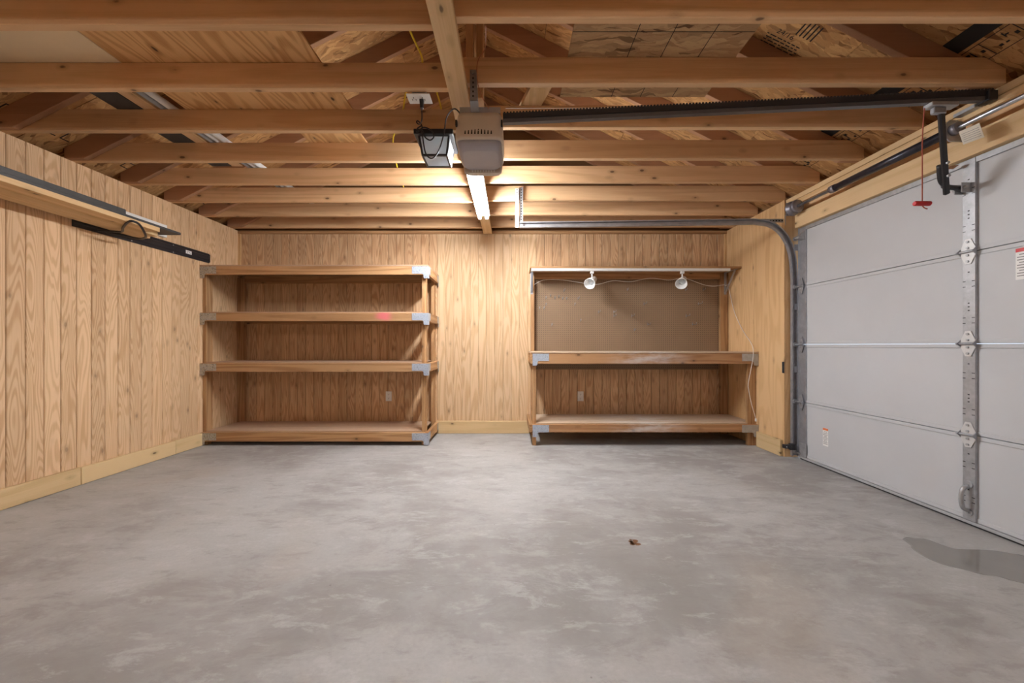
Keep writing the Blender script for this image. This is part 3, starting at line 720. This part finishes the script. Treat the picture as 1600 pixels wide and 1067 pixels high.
dv = Vector((-.12, .43, 0)).normalized(); nv = Vector((dv.y, -dv.x, 0)) * .062
a, b = Vector((.215, 2.135, 0)), Vector((.10, 2.53, 0))
mb = MB().prism([(p.x, p.y) for p in (a - nv, a + nv, b + nv, b - nv)], 'z', ZJ, ZJ + .036)
tag(mb.build('loose_board', 'pale_y', None, .002), 'pale loose board lying askew on the joists above the opener rail', 'board')
zc = ZJ + .006
yc = [(-.46, 1.40, zc), (-.50, 1.64, zc), (-.502, 1.87, zc + .005), (-.49, 2.07, zc), (-.62, 2.25, zc + .004), (-.72, 2.49, zc), (-.83, 2.70, zc + .004), (-.91, 2.89, zc), (-1.0, 3.30, zc), (-1.06, 3.71, zc), (-1.1, 4.1, zc)]
tag(MB().tube(yc, .0055, 8, 6).build('yellow_cable', 'yellow_cable', None, 0, True), 'yellow electrical cable running back over the joists', 'cable')
y2 = [(-.50, 2.16, zc - .03), (-.47, 2.24, zc + .01), (-.46, 2.45, zc), (-.5, 2.9, zc)]
tag(MB().tube(y2, .0055, 8, 6).build('yellow_cable', 'yellow_cable', None, 0, True), 'short yellow cable leading from the ceiling outlet', 'cable')
w1 = [P(759, 38, 1.60) + Vector((0, 0, -.004)), P(759, 60, 1.75), P(757, 78, 1.9), P(748, 92, 1.995), P(745, 108, 2.0), P(747, 132, 2.0), P(755, 155, 2.03), P(764, 170, 2.07)]
tag(MB().tube(w1, .0025, 6, 6).build('bell_wire', 'copper_wire', None, 0, True), 'thin reddish wire dangling down to the top of the opener', 'wire')
w2 = [P(790, 172, 2.22), P(1000, 169, 2.22), P(1180, 163, 2.20), P(1420, 143, 2.11), P(1540, 138, 2.06)]
w2 = [Vector((p.x, p.y, min(p.z + .01, ZT - .004))) for p in w2]
tag(MB().tube(w2, .002, 6, 6).build('sensor_wire', 'cord_white', None, 0, True), 'thin pale wire strung above the opener rail', 'wire')

# ------------------------------------------------------------------ wall storage rack at left
RX = XL + .0146
rk = thing('wall_rack', 'black steel wall rail with a bent hook carrying boards', 'rack', (RX, 3.5, 2.03))
y0r, y1r = PX(112, 348, RX).y, PX(326, 405, RX).y
prof = [(RX, 1.992), (RX + .008, 1.992), (RX + .010, 2.015), (RX + .018, 2.024), (RX + .018, 2.062), (RX + .010, 2.071), (RX + .008, 2.094), (RX, 2.094)]
MB().prism(prof, 'y', y0r, y1r).build('rail', 'black_metal', rk)
box(RX + .006, RX + .016, y1r - .006, y1r + .006, 2.0, 2.086).build('end_cap', 'black_metal', rk, .003)
for px, py in ((271, 383), (271, 394), (206, 376), (180, 358)):
    p = PX(px, py, RX + .012); MB().cyl((RX + .007, p.y, p.z), (RX + .013, p.y, p.z), .005, 8).build('screw', 'galv', rk)
p = PX(295, 394, RX + .019)
box(RX + .0181, RX + .0190, p.y - .035, p.y + .035, 2.026, 2.060).build('label_plate', 'white_plastic', rk)
m = MB(); ar = [(RX + .0194, p.y - .02 + .04 * k / 8, 2.030 + .024 * math.sin(math.pi * (k / 8) ** .7)) for k in range(9)]
m.tube(ar, .0012, 5, 1); m.build('label_emblem', 'black_ink', rk)
hk = [PX(153, 360, RX + .02), PX(175, 361.5, -3.27), PX(190, 362, -3.18), PX(192.5, 355, -3.08), PX(203, 345.5, -2.945), PX(217, 350, -2.925), PX(226.5, 365, -2.99), PX(226, 371.5, -3.08), PX(212, 372, -3.2), PX(165, 362, RX + .02)]
MB().tube(hk, .0085, 10, 5).build('hook', 'black_metal', rk, 0, True)
LB = 2.036
def plank(name, x0, x1, y1_, z0, z1, mat, label, cat, group=None, bev=.002):
    return tag(box(x0, x1, .9, y1_, z0, z1).build(name, mat, None, bev), label, cat, group)
for k, (a_, b_, e_) in enumerate(((-3.330, -3.228, 3.36), (-3.222, -3.103, 3.30), (-3.097, -2.965, 3.17))):
    plank('stored_board', a_, b_, e_, LB, LB + .036, 'pale_y', ['pale timber board nearest the wall on the wall rack', 'pale timber board in the middle of the three on the wall rack', 'outermost pale timber board on the wall rack'][k], 'board', 'boards on the wall rack')
plank('stored_dark_board', -3.165, -2.975, 3.384, LB + .037, LB + .058, 'dark_board', 'longest dark grey board on top of the pale boards', 'board', 'dark boards on the wall rack')
plank('stored_white_strip', -3.215, -3.175, 3.466, LB + .037, LB + .150, 'white', 'white trim board on edge behind the dark boards on the rack', 'board')
plank('stored_dark_board', -3.165, -2.990, 2.916, LB + .0595, LB + .098, 'dark_board', 'shorter dark grey board topmost on the wall rack', 'board', 'dark boards on the wall rack')

# ------------------------------------------------------------------ L plates for the corners
def plate(parent, x, y, z, dirx, mat, w=.175, h=.078, leg=.05, drop=.128, sidey=0):
    """front face plate: outer corner at (x, z top), arm running to dirx"""
    e = dirx; r_ = .018
    poly = [(x, z), (x + e * w, z), (x + e * w, z - h), (x + e * (leg + r_), z - h), (x + e * (leg + .005), z - h - .005), (x + e * leg, z - h - r_), (x + e * leg, z - drop + .01), (x + e * (leg - .01), z - drop), (x, z - drop)]
    b = MB().prism(poly, 'y', y - .003, y - .0005).build('corner_plate', mat, parent)
    if sidey:
        xs = x - e * .0005
        pl = [(y - .003, z), (y + .10, z), (y + .10, z - h), (y + .05, z - h), (y + .04, z - h - .01), (y + .035, z - drop), (y - .003, z - drop)]
        MB().prism(pl, 'x', xs, xs - e * .0025).build('corner_plate', mat, parent)
# ------------------------------------------------------------------ shelf unit
YS = 4.083; SX0, SX1 = XL + .018, -.932; SB = YB - .0165
su = thing('shelf_unit', 'four-tier wooden storage shelf with zinc corner plates against the back wall', 'shelf', ((SX0 + SX1) / 2, YS, 0))
for x in (SX0, SX1 - .09):
    pass
box(SX0, SX0 + .038, YS + .0005, YS + .0895, .03, 1.905).build('post', 'shelf_z', su, .002)
box(SX1 - .04, SX1 - .002, YS + .0005, YS + .0895, .03, 1.905).build('post', 'shelf_z', su, .002)
box(SX0 + .0, SX0 + .089, SB - .04, SB - .001, .0, 1.905).build('post', 'shelf_z', su, .002)
box(SX1 - .04, SX1 - .002, SB - .09, SB - .001, .0, 1.905).build('post', 'shelf_z', su, .002)
for x in (SX0, SX1 - .045): box(x, x + .045, YS + .002, YS + .06, 0, .0295).build('foot', 'shelf_z', su)
for k, (zt, zb) in enumerate(((1.935, 1.843), (1.434, 1.342), (.889, .795), (.140, .045))):
    box(SX0 + .001, SX1 - .001 if k == 0 else SX1 - .042, YS - .0385 if False else YS, YS + .038, zb, zt).build('front_rail', 'pink_rail' if k == 1 else 'shelf_x', su, .002) if False else None
    box(SX0 + .0005, SX1 - .0005, YS - .038, YS - .0002, zb, zt).build('front_rail', 'pink_rail' if k == 1 else 'shelf_x', su, .002)
    box(SX0 + .09, SX1 - .041, SB - .039, SB - .001, zb, zt).build('back_rail', 'shelf_x', su, .002)
    box(SX1, SX1 + .036, YS - .038, SB - .001, zb, zt).build('side_rail', 'shelf_y', su, .002)
    box(SX0 + .039, SX1 - .042, YS + .0005, SB - .04, zt + .0005, zt + .0125).build('shelf_board', 'shelf_board', su)
    if k == 0: box(SX0, SX1 + .036, YS - .04, SB - .001, 1.9355, 1.948).build('shelf_board', 'shelf_board', su)
    plate(su, SX0 + .001, YS - .038, zt - .004, 1, 'plate_reflect')
    plate(su, SX1 + .037, YS - .038, zt - .004, -1, 'plate', sidey=1)
    pl = [(SB - .1, zt - .004), (SB - .002, zt - .004), (SB - .002, zt - .13), (SB - .045, zt - .13), (SB - .05, zt - .085), (SB - .1, zt - .08)]
    MB().prism(pl, 'x', SX1 + .0365, SX1 + .039).build('corner_plate', 'plate_reflect', su)

# ------------------------------------------------------------------ workbench
YW = 4.06; BX0, BX1 = .228, XR - .0145
wbn = thing('workbench', 'wooden workbench with dusty top and lower shelf in the back right corner', 'workbench', ((BX0 + BX1) / 2, YW, 0))
box(BX0 + .001, BX0 + .04, YW + .0005, YW + .09, 0, .998).build('leg', 'shelf_z', wbn, .002)
box(BX1 - .092, BX1 - .002, YW + .0005, YW + .039, 0, .998).build('leg', 'shelf_z', wbn, .002)
box(BX0 + .01, BX0 + .05, SB - .09, SB - .012, 0, 1.966).build('back_post', 'shelf_z', wbn, .002)
box(BX1 - .095, BX1 - .005, SB - .055, SB - .012, 0, 1.966).build('back_post', 'shelf_z', wbn, .002)
for zt, zb, mt in ((.996, .884, 'dusty_rail'), (.232, .151, 'dusty_rail')):
    box(BX0, BX1, YW - .038, YW, zb, zt).build('front_rail', mt, wbn, .002)
    box(BX0 - .0385, BX0 - .0005, YW - .036, SB - .012, zb, zt).build('side_rail', 'shelf_y', wbn, .002) if zt < .5 else box(BX0 - .0005 - .02, BX0 - .0005, YW - .036, SB - .012, zb, zt).build('side_rail', 'shelf_y', wbn, .002)
    plate(wbn, BX0 - .0, YW - .038, zt - .004, 1, 'plate'); plate(wbn, BX1 - .001, YW - .038, zt - .004, -1, 'plate_reflect' if False else 'galv', h=.08)
box(BX0 - .02, BX1, YW - .042, SB - .095, .9985, 1.012).build('top_board', 'bench_top', wbn, .001)
box(BX0 + .051, BX1 - .096, SB - .0945, SB - .012, .9985, 1.012).build('top_board', 'bench_top', wbn, .001)
box(BX0 + .041, BX1 - .001, YW + .0905, SB - .056, .2325, .243).build('lower_board', 'bench_top', wbn, .001)
box(BX0 + .041, BX1 - .093, YW + .0005, YW + .09, .2325, .243).build('lower_board', 'bench_top', wbn, .001)
m = thing('pegboard', 'brown perforated pegboard above the workbench', 'pegboard', (1.43, SB, .785))
PB0, PB1 = BX0 + .052, BX1 - .097
box(PB0, PB1, SB - .0105, SB - .001, .785, 1.948).build('board', 'pegboard', m)
YPB = SB - .0105
# top shelf with brackets and lights
YT = 4.317
ts = thing('top_shelf', 'narrow wooden shelf above the pegboard on grey steel brackets', 'shelf', (1.43, YT, 1.97))
box(BX0 - .01, BX1, YT, SB - .001, 1.9675, 1.99).build('board', 'shelf_x', ts, .002)
box(PB0, PB1, SB - .05, SB - .0115, 1.895, 1.966).build('cleat', 'shelf_x', ts, .002)
for x in (BX0 + .002, BX1 - .055):
    b = MB().box(x, x + .03, SB - .095, SB - .0915, 1.70, 1.966).box(x, x + .03, YT + .03, SB - .0955, 1.9625, 1.9665)
    if x > 1: b = MB().box(x, x + .03, SB - .0605, SB - .057, 1.70, 1.966).box(x, x + .03, YT + .03, SB - .061, 1.9625, 1.9665)
    b.beam((x + .015, SB - .098 if x < 1 else SB - .063, 1.72), (x + .015, YT + .06, 1.958), .022, .006, (0, 1, 1)).build('bracket', 'galv_dark', ts)
tl = thing('light_track', 'white light track along the front of the top shelf', 'light track', (1.4, YT + .02, 1.94))
box(BX0 + .01, 2.52, YT + .001, YT + .036, 1.938, 1.967).build('channel', 'white', tl, .002)
box(BX0 + .002, BX0 + .011, YT, YT + .037, 1.936, 1.9668).build('end_cap', 'white', tl)
for px, lab in ((925, 'white spotlight on the track nearer the pale wall panel'), (1066, 'white spotlight on the track nearer the garage door')):
    c0 = P(px, 421, YT + .02); c0.z = 1.9378
    r = thing('track_spotlight', lab, 'spotlight', c0, 'spotlights above the pegboard')
    box(c0.x - .021, c0.x + .021, c0.y - .014, c0.y + .014, 1.908, 1.9374).build('adapter', 'white', r, .003)
    MB().cyl((c0.x, c0.y, 1.908), (c0.x, c0.y, 1.845), .0085, 12).build('stem', 'white', r, 0, True)
    ax = Vector((-.42, -.62, -.42)).normalized(); hc = Vector((c0.x + .012, c0.y + .012, 1.835))
    pr_ = [(a_ * 1.3, b_ * 1.3) for a_, b_ in ((-.035, .0), (-.035, .026), (-.02, .029), (.025, .031), (.05, .043), (.088, .05), (.086, .046), (.05, .038), (.03, .024), (.02, .0))]
    MB().lathe(hc, ax, pr_, 24).build('shade', 'white', r, 0, True)
    MB().lathe(hc + ax * .041, ax, [(0, 0), (.0, .028), (.006, .036), (.012, .02), (.014, 0)], 16).build('bulb', 'glass', r, 0, True)
# white cord draped across the pegboard and down the wall
yk = SB - .075
cpts = [P(832, 446, yk), P(850, 437.5, yk), P(880, 437.5, yk), P(916, 443, yk), P(935, 444, yk), P(958, 438.5, yk), P(985, 440, yk), P(1016, 434.5, yk), P(1045, 437.5, yk), P(1066, 434, yk), P(1078, 437, yk), P(1100, 445, yk), P(1116, 447, yk), P(1131, 445, yk), P(1134, 446.5, SB - .09)]
cpts += [PX(1138, 448, XR - .03), PX(1147, 486, XR - .03), PX(1160, 515, XR - .022), PX(1173, 535, XR - .022)] + [P(1177, 548, YW - .048), P(1175.5, 566, YW - .047), P(1169.5, 597, YW - .047), P(1170, 610, YW - .047), P(1174.5, 632, YW - .047), P(1181, 654, YW - .047)]
for i in range(len(cpts)):
    if cpts[i].x > XR - .022: cpts[i].x = XR - .022
wc = thing('white_cord', 'thin white cord draped over the pegboard and hanging down the workbench corner', 'cord', (2.6, YW - .05, .3))
MB().tube(cpts, .0032, 6, 6).build('cord', 'cord_white', wc, 0, True)
e_ = cpts[-1]; box(e_.x - .008, e_.x + .008, e_.y - .008, e_.y + .006, e_.z - .03, e_.z + .002).build('plug', 'white_plastic', wc, .002)

# pegboard hooks
def hook_mesh(L, upn):
    mb = MB().tube([(0, 0, 0), (0, -L * .6, 0), (0, -L * .93, .002), (0, -L, .012), (0, -L, upn)], .0024, 6, 4)
    mb.tube([(0, -.003, -.012), (0, -.003, 0), (0, -.003, .022)], .003, 6, 1)
    me = bpy.data.meshes.new('peg_hook'); me.from_pydata(mb.v, [], mb.f); me.materials.append(M['galv_dark'])
    for p in me.polygons: p.use_smooth = True
    return me
hs, hl = hook_mesh(.05, .02), hook_mesh(.10, .022)
HK = [(853, 466, 0, 'a'), (860, 463, 0, 'a'), (867, 466, 0, 'a'), (873, 464, 0, 'a'), (879, 467, 0, 'a'), (885, 467, 0, 'a'),
      (881, 455, 1, 'steel hook just above the row of six hooks'), (903, 467, 1, 'long hook right of the row of six hooks'), (898, 476, 0, 'short hook below and right of the row of six'),
      (843, 482, 0, 'hook nearest the left edge of the pegboard'), (850, 482, 1, 'hook second from the left edge of the pegboard'), (853, 476, 0, 'hook between the row of six and the leftmost pair'),
      (862, 508, 1, 'lowest hook at the left of the pegboard'), (907, 501, 0, 'short hook low under the left spotlight'), (935, 488, 1, 'hook alone below and right of the left spotlight'),
      (959, 488, 1, 'upper of two hooks one above the other'), (959, 494, 1, 'lower of two hooks one above the other'), (987, 494, 1, 'long hook at the middle of the pegboard'),
      (1006, 475, 1, 'hook above the middle of the pegboard'), (980, 453, 0, 'high hook midway between the two spotlights'), (991, 516, 0, 'lowest hook at the middle of the pegboard'),
      (1012, 507, 1, 'hook right of the lowest middle hook'), (1071, 453, 0, 'hook just below the right spotlight'), (1099, 453, 0, 'high hook at the right end of the pegboard'),
      (1091, 475, 1, 'hook at mid height near the right post'), (1072, 494, 1, 'long hook low under the right spotlight'), (1082, 507, 1, 'lowest hook at the right of the pegboard')]
ORD = iter(('first', 'second', 'third', 'fourth', 'fifth', 'last'))
for px, py, L, lb in HK:
    o = link('peg_hook', hl if L else hs, P(px, py, YPB - .0005))
    if lb == 'a': tag(o, next(ORD) + ' short steel hook from the left in the row of six', 'hook', 'row of six pegboard hooks')
    else: tag(o, 'steel ' + lb if not lb.startswith('steel') else lb, 'hook', 'pegboard hooks')

# wall outlets
for px, lb in ((607.5, 'white wall outlet behind the shelf unit'), (907, 'white wall outlet under the workbench')):
    p = P(px, 619, YB - .0145)
    r = thing('wall_outlet', lb, 'outlet', p, 'wall outlets')
    box(p.x - .037, p.x + .037, p.y - .006, p.y - .0005, p.z - .06, p.z + .06).build('cover_plate', 'white_plastic', r, .002)
    for s in (-1, 1):
        f = MB().prism([(p.x + .017 * math.cos(a) , p.z + s * .024 + .0145 * math.sin(a)) for a in [k * math.pi / 8 for k in range(16)]], 'y', p.y - .0085, p.y - .0062).build('socket', 'white_plastic', r)
        m_ = MB()
        for u, v_ in ((-.006, .002), (.006, .002), (0, -.008)): m_.box(p.x + u - .0014, p.x + u + .0014, p.y - .0092, p.y - .0086, p.z + s * .024 + v_ - .004, p.z + s * .024 + v_ + .004)
        m_.build('slots', 'slot', f)

# puddle
pp = [(290, 690), (310, 678), (335, 675), (400, 684), (470, 690), (560, 722), (640, 750), (720, 765), (900, 770), (1000, 778), (1100, 795), (1212, 815), (1500, 880), (1650, 990), (1600, 1100), (1400, 1075), (1212, 1028), (1100, 1000), (1000, 970), (900, 960), (750, 920), (620, 890), (500, 845), (400, 790), (360, 755), (355, 740)]
pts = [PZ(1350 + x / 4.85, 700 + y / 4.85, 0.0) for x, y in pp]
ctr = sum(pts, Vector()) / len(pts)
loop = smooth(pts + [pts[0]], 4)[:-1]
mb = MB(); n = len(loop)
mb.add([p + Vector((0, 0, .0004)) for p in loop] + [p.lerp(ctr, .04) + Vector((0, 0, .0016)) for p in loop], [(i, (i + 1) % n, n + (i + 1) % n, n + i) for i in range(n)] + [tuple(range(n, 2 * n))])
tag(mb.build('puddle', 'puddle', None, 0, False), 'shallow dark puddle of water on the floor by the garage door', 'puddle')
ws = PZ(990, 847, 0)
mb = MB()
for k in range(7):
    c = ws + Vector((random.uniform(-.04, .04), random.uniform(-.025, .025), 0)); r = random.uniform(.008, .02)
    mb.add([c + Vector((r * math.cos(a) * random.uniform(.7, 1.2), r * math.sin(a) * random.uniform(.7, 1.2), .0008)) for a in [q * math.pi / 4 for q in range(8)]], [tuple(range(8))])

fl = bpy.data.objects['floor']
mb.build('stain', 'leaf', fl)
# stamps on the roof boards
def deck_at(px, py):                                   # where a photo pixel meets the right slope: (distance from eave, y)
    a_, b_ = (VY - py) / F, (px - VX) / F; Y = (2.57 + .5 * XR - CH) / (a_ + .5 * b_); return XR - b_ * Y, Y
def deck_text(txt, u, y, size, side):                  # text runs down the right slope / up the left slope, read from below
    cu = bpy.data.curves.new('stamp_text', 'FONT'); cu.body = txt; cu.size = size
    tmp = bpy.data.objects.new('tmp', cu); C.objects.link(tmp)
    me = bpy.data.meshes.new_from_object(tmp.evaluated_get(bpy.context.evaluated_depsgraph_get()))
    bpy.data.objects.remove(tmp)
    for v in me.vertices:
        uu = u - v.co.x if side > 0 else u + v.co.x
        v.co = Vector(on_deck([(uu, y - v.co.y)], side)[0]) - Vector((XC, 1.6, ZT))
    me.materials.clear(); me.materials.append(M['black_ink'])
    link('stamp_text', me, (XC, 1.6, ZT), ce)
u, y = deck_at(1214, 48)
deck_text('24/16', u, y + .01, .045, 1)
q = []
for r_ in range(7):
    yy = y + .03 + r_ * .02; k = u + .03 + random.uniform(0, .02)
    while k > u - .17:
        w_ = random.uniform(.012, .04); q.append((k - w_, k, yy, yy + .007)); k -= w_ + .008
q += [(u - .10 - i * .022, u - .092 - i * .022, y - .13, y - .03) for i in range(5)]
stamp(q, 'stamp_print', 1)
stamp([(.215, .30, 1.0, 2.9)], 'edge_stripe', 1)
q = [(.095, .099, 1.2, 3.4), (.195, .199, 1.2, 3.4)]; yy = 1.2
while yy < 3.4:
    q.append((.10, .195, yy, yy + .004))
    for i in range(4):
        a_ = random.uniform(.105, .17); q.append((a_, a_ + random.uniform(.004, .02), yy + .012 + i * .024, yy + .026 + i * .024))
    q.append((random.choice((.12, .15)), .18, yy + .05, yy + .056)); yy += .13
stamp(q, 'stamp_print', 1)
q = []
yy = 1.9
while yy < 4.3:
    if random.random() < .7:
        q.append((.06, .068, yy, yy + .06)); q.append((.06, .13, yy, yy + .008)); 
        if random.random() < .6: q.append((.122, .13, yy, yy + .06))
    yy += .085
stamp(q, 'stamp_print', -1)
